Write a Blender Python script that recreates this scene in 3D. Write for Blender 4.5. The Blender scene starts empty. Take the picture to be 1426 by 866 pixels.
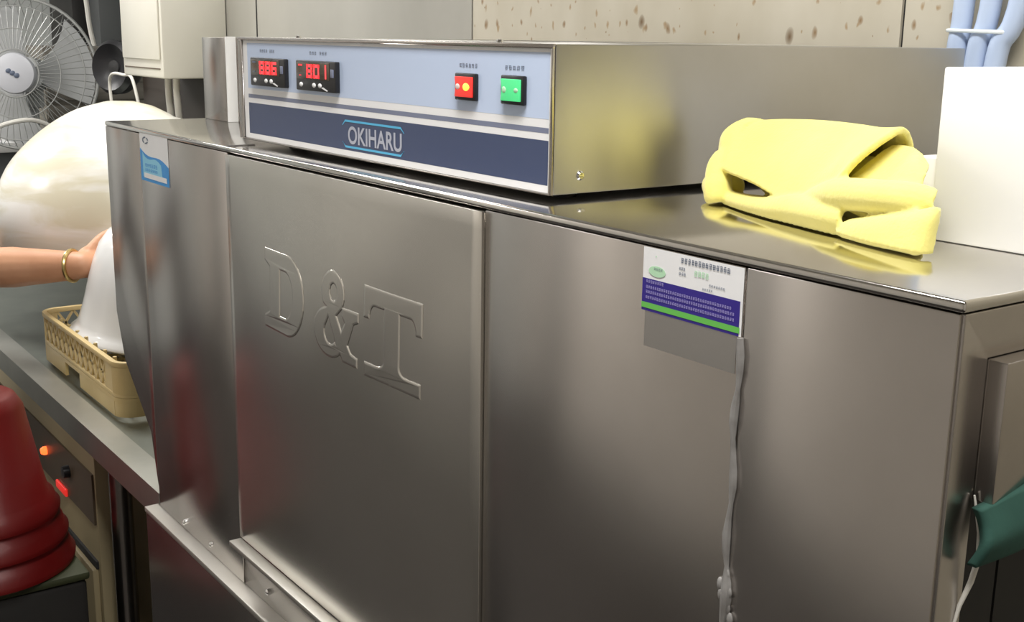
import bpy, bmesh, math, random
from mathutils import Vector, Matrix
random.seed(7)
S = bpy.context.scene
COL = S.collection

# ------------------------------------------------------------------ camera
cam_d = bpy.data.cameras.new('camera'); cam = bpy.data.objects.new('camera', cam_d); COL.objects.link(cam)
YAW, PIT, ROL = 0.9457, 0.2279, 0.0152
fw = Vector((-math.sin(YAW)*math.cos(PIT), math.cos(YAW)*math.cos(PIT), -math.sin(PIT)))
rt = Vector((math.cos(YAW), math.sin(YAW), 0)); up = rt.cross(fw)
rt2 = rt*math.cos(ROL)+up*math.sin(ROL); up2 = -rt*math.sin(ROL)+up*math.cos(ROL)
m = Matrix((rt2, up2, -fw)).transposed().to_4x4(); m.translation = Vector((0.6349, -0.5497, 1.57))
cam.matrix_world = m
cam_d.sensor_width = 36; cam_d.lens = 1648/1426*36; cam_d.clip_start = 0.02
S.camera = cam

# ------------------------------------------------------------------ light and exposure
S.view_settings.view_transform = 'Standard'; S.view_settings.look = 'None'
S.view_settings.exposure = -0.2; S.view_settings.gamma = 1; S.view_settings.use_curve_mapping = False
w = bpy.data.worlds.new('world'); S.world = w; w.use_nodes = True
w.node_tree.nodes['Background'].inputs[0].default_value = (.9, .95, 1, 1)
w.node_tree.nodes['Background'].inputs[1].default_value = 0.05
def area(name, loc, sx, sy, power, color=(1, .98, .95)):
    d = bpy.data.lights.new(name, 'AREA'); d.shape = 'RECTANGLE'; d.size = sx; d.size_y = sy; d.energy = power; d.color = color
    o = bpy.data.objects.new(name, d); COL.objects.link(o); o.location = loc
    return o
area('ceiling_light_near', (0.35, -0.35, 2.60), 1.2, .3, 40)
area('ceiling_light_far', (-2.2, 0.05, 2.60), 1.2, .3, 37)
area('added_light_aisle', (-3.0, -1.75, 2.60), 1.2, .3, 34)  # added lamp, brightens the unseen walls mirrored in the steel front
area('ceiling_light_store', (-4.3, -.6, 2.60), 1.2, .3, 40)

# ------------------------------------------------------------------ helpers
WL = {}
def new_mat(name, col=(.8, .8, .8), rough=.5, metal=0.0, **kw):
    mt = bpy.data.materials.new(name); mt.use_nodes = True
    b = mt.node_tree.nodes['Principled BSDF']
    b.inputs['Base Color'].default_value = (*col, 1); b.inputs['Roughness'].default_value = rough; b.inputs['Metallic'].default_value = metal
    for k, v in kw.items(): b.inputs[k.replace('_', ' ')].default_value = v
    return mt
def srgb(r, g, b): return tuple(((c/255+.055)/1.055)**2.4 if c > 10 else c/255/12.92 for c in (r, g, b))
def nodes(mt): return mt.node_tree.nodes, mt.node_tree.links, mt.node_tree.nodes['Principled BSDF']
def coords(mt, scale, rot=(0, 0, 0), kind='Object'):
    n, l, b = nodes(mt); t = n.new('ShaderNodeTexCoord'); mp = n.new('ShaderNodeMapping')
    mp.inputs['Scale'].default_value = scale; mp.inputs['Rotation'].default_value = rot
    l.new(t.outputs[kind], mp.inputs[0]); return mp.outputs[0]
def noise(mt, vec, scale=1, detail=4, rough=.5, dist=0):
    n, l, b = nodes(mt); t = n.new('ShaderNodeTexNoise'); t.inputs['Scale'].default_value = scale; t.inputs['Detail'].default_value = detail
    t.inputs['Roughness'].default_value = rough; t.inputs['Distortion'].default_value = dist
    l.new(vec, t.inputs['Vector']); return t.outputs['Fac']
def ramp(mt, fac, stops):
    n, l, b = nodes(mt); r = n.new('ShaderNodeValToRGB'); e = r.color_ramp.elements
    while len(e) < len(stops): e.new(.5)
    for el, (p, c) in zip(e, stops): el.position = p; el.color = (*c, 1) if len(c) == 3 else c
    l.new(fac, r.inputs[0]); return r.outputs[0]
def bump(mt, h, strength, dist=.001, prev=None):
    n, l, b = nodes(mt); bn = n.new('ShaderNodeBump'); bn.inputs['Strength'].default_value = strength; bn.inputs['Distance'].default_value = dist
    l.new(h, bn.inputs['Height'])
    if prev is not None: l.new(prev, bn.inputs['Normal'])
    l.new(bn.outputs[0], b.inputs['Normal']); return bn.outputs[0]
def noisy(name, c1, c2, rough=.5, metal=0., scale=6, sc=(1, 1, 1), lo=.35, hi=.65, bmp=0, bscale=80, **kw):
    mt = new_mat(name, c1, rough, metal, **kw); n, l, b = nodes(mt)
    v = coords(mt, sc); f = noise(mt, v, scale, 5)
    l.new(ramp(mt, f, [(lo, c1), (hi, c2)]), b.inputs['Base Color'])
    if bmp: bump(mt, noise(mt, v, bscale, 3), bmp)
    return mt
def steel(name, c1, c2, r0, r1, wave=.15, aniso=0.0, tang=(0, 0, 1), grain=(6, 420, 420)):
    mt = new_mat(name, c1, r0, 1.0); n, l, b = nodes(mt)
    v = coords(mt, grain); f = noise(mt, v, 1, 3, .6)
    v2 = n.new('ShaderNodeNewGeometry').outputs['Position']; f2 = noise(mt, v2, 7, 4, .6)
    l.new(ramp(mt, f2, [(.3, c1), (.7, c2)]), b.inputs['Base Color'])
    b.inputs['Roughness'].default_value = (r0+r1)/2
    bump(mt, noise(mt, v2, 4.5, 1, .4), wave, .02)
    if aniso:
        b.inputs['Anisotropic'].default_value = aniso
        t = n.new('ShaderNodeCombineXYZ'); t.inputs[0].default_value, t.inputs[1].default_value, t.inputs[2].default_value = tang
        l.new(t.outputs[0], b.inputs['Tangent'])
    return mt
def emis(name, col, strength, base=None):
    mt = new_mat(name, base or col, .4); b = mt.node_tree.nodes['Principled BSDF']
    b.inputs['Emission Color'].default_value = (*col, 1); b.inputs['Emission Strength'].default_value = strength
    return mt

class MB:
    def __init__(s): s.v = []; s.f = []; s.m = []; s.cur = 0
    def mat(s, i): s.cur = i; return s
    def add(s, vs, fs):
        k = len(s.v); s.v += [tuple(x) for x in vs]
        for f in fs: s.f.append([i+k for i in f]); s.m.append(s.cur)
        return s
    def box(s, x0, x1, y0, y1, z0, z1):
        vs = [(x, y, z) for x in (x0, x1) for y in (y0, y1) for z in (z0, z1)]
        return s.add(vs, [(0, 1, 3, 2), (4, 6, 7, 5), (0, 4, 5, 1), (2, 3, 7, 6), (0, 2, 6, 4), (1, 5, 7, 3)])
    def prism(s, base, off):
        n = len(base); off = Vector(off); vs = [Vector(p) for p in base]; vs += [p+off for p in vs]
        return s.add(vs, [list(range(n))[::-1], list(range(n, 2*n))]+[(i, (i+1) % n, n+(i+1) % n, n+i) for i in range(n)])
    def xz(s, poly, y, th):   # outline in x,z extruded towards -y by th
        return s.prism([(x, y, z) for x, z in poly], (0, -th, 0))
    def rect(s, x0, x1, z0, z1, y): return s.add([(x0, y, z0), (x1, y, z0), (x1, y, z1), (x0, y, z1)], [(0, 1, 2, 3)])
    def tube(s, path, r, n=10, closed=False):
        P = [Vector(p) for p in path]; N = len(P); rr = r if isinstance(r, (list, tuple)) else [r]*N
        vs = []; ref = None
        for i, p in enumerate(P):
            a = P[(i-1) % N] if (closed or i) else P[0]; b = P[(i+1) % N] if (closed or i < N-1) else P[-1]
            t = (b-a).normalized()
            if ref is None:
                ref = Vector((0, 0, 1)) if abs(t.z) < .9 else Vector((1, 0, 0))
            u = (ref-t*ref.dot(t)).normalized(); ref = u; w_ = t.cross(u)
            for k in range(n):
                an = 2*math.pi*k/n; vs.append(p+(u*math.cos(an)+w_*math.sin(an))*rr[i])
        fs = []
        for i in range(N if closed else N-1):
            j = (i+1) % N
            for k in range(n): fs.append((i*n+k, i*n+(k+1) % n, j*n+(k+1) % n, j*n+k))
        if not closed: fs += [list(range(n))[::-1], list(range((N-1)*n, N*n))]
        return s.add(vs, fs)
    def lathe(s, prof, c, axis=(0, 0, 1), n=40):
        ax = Vector(axis).normalized(); u = ax.orthogonal().normalized(); w_ = ax.cross(u); c = Vector(c)
        vs = []
        for r, h in prof:
            for k in range(n):
                an = 2*math.pi*k/n; vs.append(c+ax*h+(u*math.cos(an)+w_*math.sin(an))*r)
        fs = []
        for i in range(len(prof)-1):
            for k in range(n): fs.append((i*n+k, i*n+(k+1) % n, (i+1)*n+(k+1) % n, (i+1)*n+k))
        if prof[0][0] > 1e-6 and False: pass
        fs.append(list(range(n))[::-1]); fs.append(list(range((len(prof)-1)*n, len(prof)*n)))
        return s.add(vs, fs)
    def ball(s, c, r, nu=16, nv=10, rot=None):
        rx, ry, rz = r if isinstance(r, (tuple, list)) else (r, r, r); vs = []; c = Vector(c)
        for j in range(1, nv):
            th = math.pi*j/nv
            for i in range(nu):
                ph = 2*math.pi*i/nu; p = Vector((rx*math.sin(th)*math.cos(ph), ry*math.sin(th)*math.sin(ph), rz*math.cos(th)))
                vs.append(c+(rot @ p if rot else p))
        t = Vector((0, 0, rz)); vs += [c+(rot @ t if rot else t), c-(rot @ t if rot else t)]
        k = (nv-1)*nu; fs = []
        for j in range(nv-2):
            for i in range(nu): fs.append((j*nu+i, (j+1)*nu+i, (j+1)*nu+(i+1) % nu, j*nu+(i+1) % nu))
        for i in range(nu): fs.append((k, i, (i+1) % nu)); fs.append((k+1, (nv-2)*nu+(i+1) % nu, (nv-2)*nu+i))
        return s.add(vs, fs)
    def build(s, name, mats, parent=None, bevel=0, seg=2, smooth=True, angle=.6, weld=True, origin=None):
        if not isinstance(mats, (list, tuple)): mats = [mats]
        xs = list(zip(*s.v))
        o0 = Vector(origin) if origin else Vector(((min(xs[0])+max(xs[0]))/2, (min(xs[1])+max(xs[1]))/2, min(xs[2])))
        bm = bmesh.new(); vv = [bm.verts.new(Vector(v)-o0) for v in s.v]
        for f, mi in zip(s.f, s.m):
            try: fc = bm.faces.new([vv[i] for i in f]); fc.material_index = mi
            except ValueError: pass
        if weld:
            bmesh.ops.remove_doubles(bm, verts=bm.verts[:], dist=1e-6)
            bmesh.ops.recalc_face_normals(bm, faces=bm.faces[:])
        if bevel:
            ed = [e for e in bm.edges if len(e.link_faces) == 2 and e.calc_face_angle(0) > .5]
            bmesh.ops.bevel(bm, geom=ed, offset=bevel, segments=seg, profile=.5, affect='EDGES', clamp_overlap=True)
        me = bpy.data.meshes.new(name); bm.to_mesh(me); bm.free()
        for mt in mats: me.materials.append(mt)
        if smooth:
            for p in me.polygons: p.use_smooth = True
            me.set_sharp_from_angle(angle=angle)
        return link(name, me, parent, o0)
def link(name, me, parent, o0):
    o = bpy.data.objects.new(name, me); COL.objects.link(o); o0 = Vector(o0); WL[o] = o0
    if parent: o.parent = parent; o.location = o0-WL[parent]
    else: o.location = o0
    return o
def empty(name, loc): 
    o = bpy.data.objects.new(name, None); COL.objects.link(o); o.location = loc; o.empty_display_size = .05; WL[o] = Vector(loc); return o
def tag(o, label=None, cat=None, group=None, kind=None):
    for k, v in (('label', label), ('category', cat), ('group', group), ('kind', kind)):
        if v: o[k] = v
    return o
def struct(o): o['kind'] = 'structure'; return o
def copy_tree(o, parent=None):
    c = o.copy(); COL.objects.link(c); WL[c] = WL[o]
    if parent: c.parent = parent
    for ch in [k for k in list(bpy.data.objects) if k.parent == o]: copy_tree(ch, c)
    return c
def evaluated(me, mods):
    """mesh after a list of (type, settings) modifiers"""
    t = bpy.data.objects.new('work', me); COL.objects.link(t)
    for ty, st in mods:
        md = t.modifiers.new(ty, ty)
        for k, v in st.items(): setattr(md, k, v)
    dg = bpy.context.evaluated_depsgraph_get(); dg.update()
    r = bpy.data.meshes.new_from_object(t.evaluated_get(dg), depsgraph=dg)
    bpy.data.objects.remove(t); return r
def text_mesh(txt, width, height, extrude=.0004, bevel=0.0, bold=0.0):
    """flat lettering in x,z (facing -y), lower-left at 0, fitted to width x height"""
    cu = bpy.data.curves.new('text', 'FONT'); cu.body = txt; cu.size = 1; cu.offset = bold; cu.resolution_u = 6
    o = bpy.data.objects.new('work', cu); COL.objects.link(o)
    dg = bpy.context.evaluated_depsgraph_get(); dg.update()
    me = bpy.data.meshes.new_from_object(o.evaluated_get(dg), depsgraph=dg); bpy.data.objects.remove(o)
    xs = [v.co.x for v in me.vertices]; ys = [v.co.y for v in me.vertices]
    x0, x1, y0, y1 = min(xs), max(xs), min(ys), max(ys)
    vs = [((v.co.x-x0)/(x1-x0)*width, 0, (v.co.y-y0)/(y1-y0)*height) for v in me.vertices]
    fs = [list(p.vertices) for p in me.polygons]
    bpy.data.meshes.remove(me); return vs, fs
def add_text(mb, txt, x, y, z, wd, ht, bold=0.0):
    vs, fs = text_mesh(txt, wd, ht, bold=bold); mb.add([(a+x, y, c+z) for a, b, c in vs], fs); return mb
def strokes(mb, x, y, z, wd, ht, n, seed):
    """a tiny block of dense unreadable print: short upright and level strokes"""
    rr = random.Random(seed); cw = wd/n; t = ht*.14
    for i in range(n):
        a = x+i*cw; b = a+cw*.82
        for k in range(3):
            zz = z+ht*(.1+.38*k)+rr.uniform(-.05, .05)*ht; mb.rect(a+rr.uniform(0, .2)*cw, b-rr.uniform(0, .2)*cw, zz, zz+t, y)
        for k in range(2):
            xx = a+cw*(.15+.45*k)+rr.uniform(-.06, .06)*cw; mb.rect(xx, xx+t*.9, z+rr.uniform(0, .2)*ht, z+ht*rr.uniform(.8, 1), y-.00005)
    return mb

# ------------------------------------------------------------------ materials
M = {}
SA = dict(aniso=.45, tang=(0, 0, 1))
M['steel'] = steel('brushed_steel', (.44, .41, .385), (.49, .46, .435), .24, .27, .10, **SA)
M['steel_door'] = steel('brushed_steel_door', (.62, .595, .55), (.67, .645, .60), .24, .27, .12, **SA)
M['steel_top'] = steel('brushed_steel_top', (.60, .58, .55), (.66, .64, .61), .10, .17, .05)
M['steel_box'] = steel('brushed_steel_box', (.55, .54, .51), (.60, .59, .57), .34, .37, .03, aniso=.9, tang=(0, 0, 1), grain=(350, 3, 350))
M['steel_table'] = steel('worn_table_steel', (.42, .43, .39), (.50, .50, .46), .30, .45, .15)
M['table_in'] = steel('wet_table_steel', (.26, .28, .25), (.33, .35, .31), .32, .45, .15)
M['steel_lip'] = steel('bright_folded_steel', (.68, .66, .61), (.74, .72, .67), .40, .46, .05)
M['steel_dark'] = steel('dull_steel', (.34, .32, .30), (.40, .38, .36), .35, .5, .1)
M['chrome'] = new_mat('chrome', (.8, .8, .8), .15, 1)
M['enamel'] = noisy('white_enamel', (.86, .86, .84), (.9, .9, .9), .22, 0, 5)
M['cabinet'] = noisy('cream_painted_metal', (.74, .72, .63), (.78, .76, .68), .4, 0, 4)
M['dark'] = noisy('dark_void', (.012, .011, .010), (.02, .018, .016), .6)
M['black'] = new_mat('black_plastic', (.012, .012, .014), .35)
M['gap'] = new_mat('dark_rubber', (.02, .02, .02), .7)
M['panel'] = new_mat('pale_blue_panel', srgb(206, 222, 250), .3)
M['white'] = new_mat('white_print', (.96, .96, .97), .35)
M['greyblue'] = new_mat('grey_blue_print', srgb(128, 135, 160), .35)
M['navy'] = new_mat('navy_print', srgb(66, 78, 112), .28)
M['cyan'] = new_mat('cyan_print', srgb(90, 190, 235), .4)
M['letter'] = new_mat('silver_print', srgb(188, 192, 205), .4)
M['ink'] = new_mat('grey_ink', srgb(105, 115, 135), .5)
M['glass_smoke'] = new_mat('smoked_display', srgb(75, 62, 48), .2)
M['red_led'] = emis('red_digits', (1, .05, .06), 1.3)
M['led_small'] = emis('small_red_led', (1, .05, .06), .5)
M['lamp_red'] = emis('red_lit_rocker', (1, .03, .02), .45, (.8, .05, .04))
M['lamp_hot'] = emis('glowing_spot', (1, .5, .06), 2.2)
M['lamp_green'] = emis('green_lit_rocker', (.05, .85, .22), .35, (.1, .75, .3))
M['lamp_mark'] = new_mat('pale_rocker_mark', (.9, .75, .72), .5)
M['sky'] = new_mat('sky_blue_print', srgb(62, 160, 235), .4)
M['sky_lt'] = new_mat('pale_blue_print', srgb(150, 220, 250), .4)
M['violet'] = new_mat('violet_print', srgb(52, 36, 140), .4)
M['violet_lt'] = new_mat('lilac_print', srgb(180, 172, 228), .4)
M['green'] = new_mat('green_print', srgb(110, 200, 90), .4)
M['green_lt'] = new_mat('pale_green_print', srgb(195, 238, 200), .4)
M['sealant'] = noisy('grey_sealant', (.20, .19, .18), (.32, .31, .30), .6, 0, 40, bmp=.4)
M['residue'] = new_mat('tape_residue', (.46, .44, .42), .42, .9)
M['rack'] = noisy('beige_plastic', srgb(196, 172, 118), srgb(210, 188, 136), .45, 0, 8)
M['china'] = noisy('white_glaze', (.80, .80, .79), (.84, .84, .83), .16, 0, 4)
M['skin'] = noisy('skin', srgb(196, 142, 108), srgb(210, 158, 124), .5, 0, 12, Subsurface_Weight=.0)
M['shirt'] = noisy('grey_cotton', (.30, .31, .32), (.36, .37, .38), .9, 0, 10)
M['trouser'] = noisy('dark_cotton', (.04, .045, .06), (.06, .06, .08), .9, 0, 10)
M['hair'] = noisy('black_hair', (.01, .009, .008), (.03, .025, .02), .5, 0, 40)
M['gold'] = new_mat('worn_brass', (.55, .42, .18), .3, 1)
M['red'] = noisy('red_plastic', (.12, .004, .004), (.16, .006, .005), .4, 0, 3)
M['pipe'] = noisy('pale_blue_pipe', srgb(178, 196, 226), srgb(190, 206, 232), .4, 0, 10)
M['tie'] = new_mat('white_nylon', (.85, .92, .95), .4)
M['hose'] = new_mat('off_white_hose', (.72, .70, .64), .5)
M['beige'] = noisy('beige_painted_panel', srgb(150, 136, 104), srgb(160, 146, 114), .5, 0, 3)
M['strip'] = noisy('brown_control_strip', srgb(84, 72, 56), srgb(94, 80, 64), .45, 0, 3)
M['fan'] = noisy('grey_fan_plastic', (.40, .41, .41), (.45, .46, .46), .5)
M['fan_hub'] = new_mat('pale_grey_hub', (.55, .56, .60), .4)
M['fan_wire'] = new_mat('fan_wire', (.42, .43, .42), .4, .5)
M['greydoor'] = noisy('dark_grey_paint', (.075, .08, .08), (.09, .095, .095), .5, 0, 3)
M['card'] = noisy('grey_brown_board', (.16, .145, .12), (.20, .185, .155), .7, 0, 3, (1, 1, 18))
M['teal'] = noisy('teal_cloth', (.022, .075, .058), (.03, .10, .078), .85, 0, 20, bmp=.5)
M['crate'] = noisy('olive_plastic', (.03, .034, .014), (.045, .05, .02), .6)
# towel: yellow terry with a fine nap
M['towel'] = noisy('yellow_terry', (.82, .73, .19), (.86, .78, .24), .95, 0, 9, bmp=.35, bscale=420)
M['towel'].node_tree.nodes['Principled BSDF'].inputs['Sheen Weight'].default_value = .3
# basin: creamy glaze with soft streaks
mt = new_mat('cream_streaked_glaze', (.8, .78, .7), .22); n, l, b = nodes(mt)
v = coords(mt, (3, 3, 14), (.4, .5, .2)); f = noise(mt, v, 1.3, 4, .55, .6)
l.new(ramp(mt, f, [(.42, (.66, .62, .48)), (.64, (.82, .81, .77))]), b.inputs['Base Color']); M['basin'] = mt
# wall sheets
def spotted():
    mt = new_mat('stained_wall_sheet', (.6, .57, .5), .38); n, l, b = nodes(mt)
    v = coords(mt, (1, 1, .62)); sp = n.new('ShaderNodeSeparateXYZ'); l.new(v, sp.inputs[0]); cb_ = n.new('ShaderNodeCombineXYZ'); l.new(sp.outputs[0], cb_.inputs[0]); l.new(sp.outputs[2], cb_.inputs[1]); v = cb_.outputs[0]; base = ramp(mt, noise(mt, v, 5, 4), [(.35, srgb(186, 178, 158)), (.65, srgb(208, 202, 186))])
    cols = base
    for sc, th, c, sd in ((14, .105, srgb(112, 86, 54), 0), (26, .15, srgb(140, 110, 72), 3.3), (46, .17, srgb(164, 138, 102), 7.1)):
        mp = n.new('ShaderNodeMapping'); mp.inputs['Location'].default_value = (sd, sd*.7, sd*.3)
        l.new(v, mp.inputs[0])
        dn = n.new('ShaderNodeTexNoise'); dn.inputs['Scale'].default_value = sc*1.5; l.new(mp.outputs[0], dn.inputs['Vector'])
        ad = n.new('ShaderNodeMix'); ad.data_type = 'VECTOR'; ad.inputs[0].default_value = .012
        l.new(mp.outputs[0], ad.inputs[4]); l.new(dn.outputs['Color'], ad.inputs[5])
        vo = n.new('ShaderNodeTexVoronoi'); vo.voronoi_dimensions = '2D'; vo.inputs['Scale'].default_value = sc; l.new(ad.outputs[1], vo.inputs['Vector'])
        # only some cells carry a spot
        se = n.new('ShaderNodeSeparateColor'); l.new(vo.outputs['Color'], se.inputs[0])
        gt = n.new('ShaderNodeMath'); gt.operation = 'MULTIPLY'; gt.inputs[1].default_value = th*1.15; l.new(se.outputs[0], gt.inputs[0])
        mr = n.new('ShaderNodeMapRange'); l.new(vo.outputs['Distance'], mr.inputs[0]); l.new(gt.outputs[0], mr.inputs[2]); mr.inputs[1].default_value = 0
        mr.inputs[3].default_value = 1; mr.inputs[4].default_value = 0
        sm = n.new('ShaderNodeMath'); sm.operation = 'POWER'; sm.inputs[1].default_value = .6; l.new(mr.outputs[0], sm.inputs[0])
        gg = n.new('ShaderNodeMath'); gg.operation = 'GREATER_THAN'; gg.inputs[1].default_value = .45; l.new(se.outputs[1], gg.inputs[0])
        fm = n.new('ShaderNodeMath'); fm.operation = 'MULTIPLY'; l.new(sm.outputs[0], fm.inputs[0]); l.new(gg.outputs[0], fm.inputs[1])
        mx = n.new('ShaderNodeMix'); mx.data_type = 'RGBA'; l.new(fm.outputs[0], mx.inputs[0]); l.new(cols, mx.inputs[6]); mx.inputs[7].default_value = (*c, 1)
        cols = mx.outputs[2]
    l.new(cols, b.inputs['Base Color']); return mt
M['spotted'] = spotted()
M['sheet'] = noisy('grey_wall_sheet', srgb(170, 168, 160), srgb(184, 182, 174), .34, .3, 4, (1, 1, .4))
M['wall_far'] = noisy('pale_grey_plaster', (.62, .64, .62), (.68, .70, .68), .8, 0, 3)
M['wall_room'] = noisy('beige_room_paint', (.74, .70, .64), (.78, .74, .69), .7, 0, 2)
M['ceil'] = noisy('ceiling_paint', (.66, .65, .62), (.7, .69, .66), .8, 0, 2)
mt = new_mat('brown_floor_tile', (.1, .08, .06), .7); n, l, b = nodes(mt)
v = coords(mt, (1, 1, 1)); br = n.new('ShaderNodeTexBrick'); br.offset = 0; br.inputs['Scale'].default_value = 3.3; br.inputs['Row Height'].default_value = .5
br.inputs['Color1'].default_value = (.022, .018, .015, 1); br.inputs['Color2'].default_value = (.028, .022, .018, 1); br.inputs['Mortar'].default_value = (.012, .011, .01, 1); br.inputs['Mortar Size'].default_value = .015
l.new(v, br.inputs['Vector']); l.new(br.outputs[0], b.inputs['Base Color']); M['floor'] = mt

# ------------------------------------------------------------------ the room
YW = .66
struct(MB().box(-5.6, 2.5, -2.6, 2.3, -.1, 0).build('floor', M['floor']))
struct(MB().box(-5.6, 2.5, -2.6, 2.3, 2.75, 2.85).build('ceiling', M['ceil']))
wb = MB().mat(0).box(-2.95, -1.1785, YW, YW+.1, 0, 2.75).mat(1).box(-1.1735, -.2665, YW, YW+.1, 0, 2.75).box(-.2615, 2.4, YW, YW+.1, 0, 2.75)
struct(wb.build('wall_back', [M['sheet'], M['spotted']], weld=False))
struct(MB().box(-2.1115, -2.1075, YW-.0015, YW+.002, 0, 2.75).build('trim_1', M['gap']))
struct(MB().box(-1.1785, -1.1735, YW+.004, YW+.05, 0, 2.75).build('trim_2', M['gap']))
struct(MB().box(-.2665, -.2615, YW+.004, YW+.05, 0, 2.75).build('trim_3', M['gap']))
struct(MB().box(-2.95, -2.85, YW+.1, 2.2, 0, 2.75).build('wall_return', M['wall_far']))
struct(MB().box(-5.5, -2.95, 2.1, 2.2, 0, 2.75).build('wall_alcove', M['wall_far']))
struct(MB().box(-5.5, -5.4, -2.5, 2.1, 0, 2.75).build('wall_left', M['wall_far']))
struct(MB().box(2.4, 2.5, -2.5, .76, 0, 2.75).build('wall_right', M['wall_room']))
struct(MB().box(-5.5, 2.5, -2.6, -2.5, 0, 2.75).build('wall_front', M['wall_room']))
struct(MB().box(-4.08, -3.52, -2.5, -2.47, 0, 2.05).build('added_dark_door', M['greydoor'], bevel=.004))  # added out of view: its reflection makes a dark streak on the steel
struct(MB().box(-5.4, 2.4, -2.5, -2.485, 0, .34).build('added_dark_base', M['greydoor'], bevel=.003))  # added unseen dark strip, darkens the reflection low on the front panels
for i, (x, y, lb) in enumerate(((.35, -.35, 'white ceiling light fitting above the right end of the dishwasher'), (-2.2, .05, 'white ceiling light fitting above the dish table'), (-3.0, -1.75, 'added unseen ceiling light fitting over the aisle, brightening the walls'), (-4.3, -.6, 'white ceiling light fitting near the left wall'))):
    t = empty('ceiling_light', (x, y, 2.68)); tag(t, lb, 'light')
    MB().box(x-.65, x+.65, y-.18, y+.18, 2.66, 2.75).build('housing', M['enamel'], t, bevel=.006)
    MB().box(x-.6, x+.6, y-.15, y+.15, 2.64, 2.66).build('diffuser', M['white'], t)

# ------------------------------------------------------------------ dishwasher
T = 1.4377; XA, XB, X1, X2, X3, XC = -1.178, -1.0255, -.7115, -.167, .1255, .2807
DW = empty('conveyor_dishwasher', (-.40, .31, 0))
tag(DW, 'long brushed stainless steel conveyor dishwasher with large letters embossed on its door', 'dishwasher')
MB().box(-1.02, XC-.060, .014, .595, .12, T-.014).build('body', M['steel_dark'], DW)
MB().box(XA, XC+.0005, -.0008, .60, T-.007, T).build('top_panel', M['steel_top'], DW, bevel=.0022, seg=3)
# hood over the table: front plate with a slanted lower corner, back plate
hd = MB().xz([(XA, T-.0075), (XA, 1.145), (-1.150, 1.072), (-1.047, .985), (XB-.001, .905), (XB-.001, T-.0075)], .010, .010)
hd.build('entry_hood', M['steel'], DW, bevel=.0008)
MB().box(XA, -1.0275, .588, .598, .95, T-.0075).build('rear_hood', M['steel'], DW, bevel=.0008)
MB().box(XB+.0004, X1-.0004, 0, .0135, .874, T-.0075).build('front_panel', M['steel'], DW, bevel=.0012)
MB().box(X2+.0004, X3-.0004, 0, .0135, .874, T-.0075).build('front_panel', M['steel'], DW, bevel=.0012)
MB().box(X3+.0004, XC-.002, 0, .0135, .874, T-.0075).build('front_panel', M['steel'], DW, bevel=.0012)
dx0, dx1, dz0, dz1 = X1+.0006, X2-.0006, .941, T-.009
def bulge(x, z):   # the pressed door sheet stands out a little in its middle
    u = (x-(dx0+dx1)/2)/((dx1-dx0)/2); v_ = (z-(dz0+dz1)/2)/((dz1-dz0)/2)
    return .011*(1-u*u)*(1-v_*v_)
nx, nz = 36, 32; vs = []
for i in range(nx+1):
    for j in range(nz+1): x = dx0+(dx1-dx0)*i/nx; z = dz0+(dz1-dz0)*j/nz; vs.append((x, -.003-bulge(x, z), z))
k0 = len(vs); fs = [(i*(nz+1)+j, (i+1)*(nz+1)+j, (i+1)*(nz+1)+j+1, i*(nz+1)+j+1) for i in range(nx) for j in range(nz)]
loop = [i*(nz+1) for i in range(nx+1)]+[nx*(nz+1)+j for j in range(1, nz+1)]+[i*(nz+1)+nz for i in range(nx-1, -1, -1)]+[j for j in range(nz-1, 0, -1)]
vs += [(vs[q][0], .0115, vs[q][2]) for q in loop]; L_ = len(loop)
fs += [(loop[q], k0+q, k0+(q+1) % L_, loop[(q+1) % L_]) for q in range(L_)]+[[k0+q for q in range(L_)]]
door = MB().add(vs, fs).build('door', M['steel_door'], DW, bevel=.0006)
MB().box(X1+.003, X2-.003, -.019, -.0028, .934, .940).build('door_lip', M['steel_lip'], door, bevel=.0008)
MB().box(X1+.0005, X2-.0005, .001, .0135, .874, .938).build('lower_rail', M['steel'], DW, bevel=.0008)
MB().box(-1.036, XC-.002, -.020, .03, .866, .874).build('base_ledge', M['steel_lip'], DW, bevel=.0012)
MB().box(-1.034, XC-.004, -.0185, .03, .12, .866).build('base_panel', M['steel'], DW, bevel=.001)
for lx in (-.98, .2):
    for ly in (.06, .56): MB().lathe([(.03, 0), (.03, .02), (.018, .03), (.018, .13)], (lx, ly, 0), n=20).build('foot', M['steel_dark'], DW)
for sx, sz, yy in ((-.922, .884, 0), (-.822, .887, 0), (-.639, .892, .001)):
    MB().lathe([(.0042, 0), (.0042, .0012), (.0026, .0026), (.0004, .003)], (sx, yy, sz), (0, -1, 0), 16).build('screw', M['chrome'], DW)
# seam strip on top beside the left end
MB().box(X1-.002, X1+.001, .0, .0355, T, T+.0012).build('top_seam', M['steel'], DW)
# embossed lettering on the door
def curve_mesh(splines, extrude, bevel):
    cu = bpy.data.curves.new('letter', 'CURVE'); cu.dimensions = '2D'; cu.fill_mode = 'BOTH'; cu.extrude = extrude; cu.bevel_depth = bevel; cu.bevel_resolution = 2; cu.offset = -bevel*.5
    for pts in splines:
        sp = cu.splines.new('POLY'); sp.points.add(len(pts)-1); sp.use_cyclic_u = True
        for p, q in zip(sp.points, pts): p.co = (q[0], q[1], 0, 1)
    o = bpy.data.objects.new('work', cu); COL.objects.link(o); dg = bpy.context.evaluated_depsgraph_get(); dg.update()
    me = bpy.data.meshes.new_from_object(o.evaluated_get(dg), depsgraph=dg); bpy.data.objects.remove(o); return me
def arc(cx, cz, rx, rz, a0, a1, n=16): return [(cx+rx*math.cos(math.radians(a0+(a1-a0)*i/n)), cz+rz*math.sin(math.radians(a0+(a1-a0)*i/n))) for i in range(n+1)]
h = .088
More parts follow.
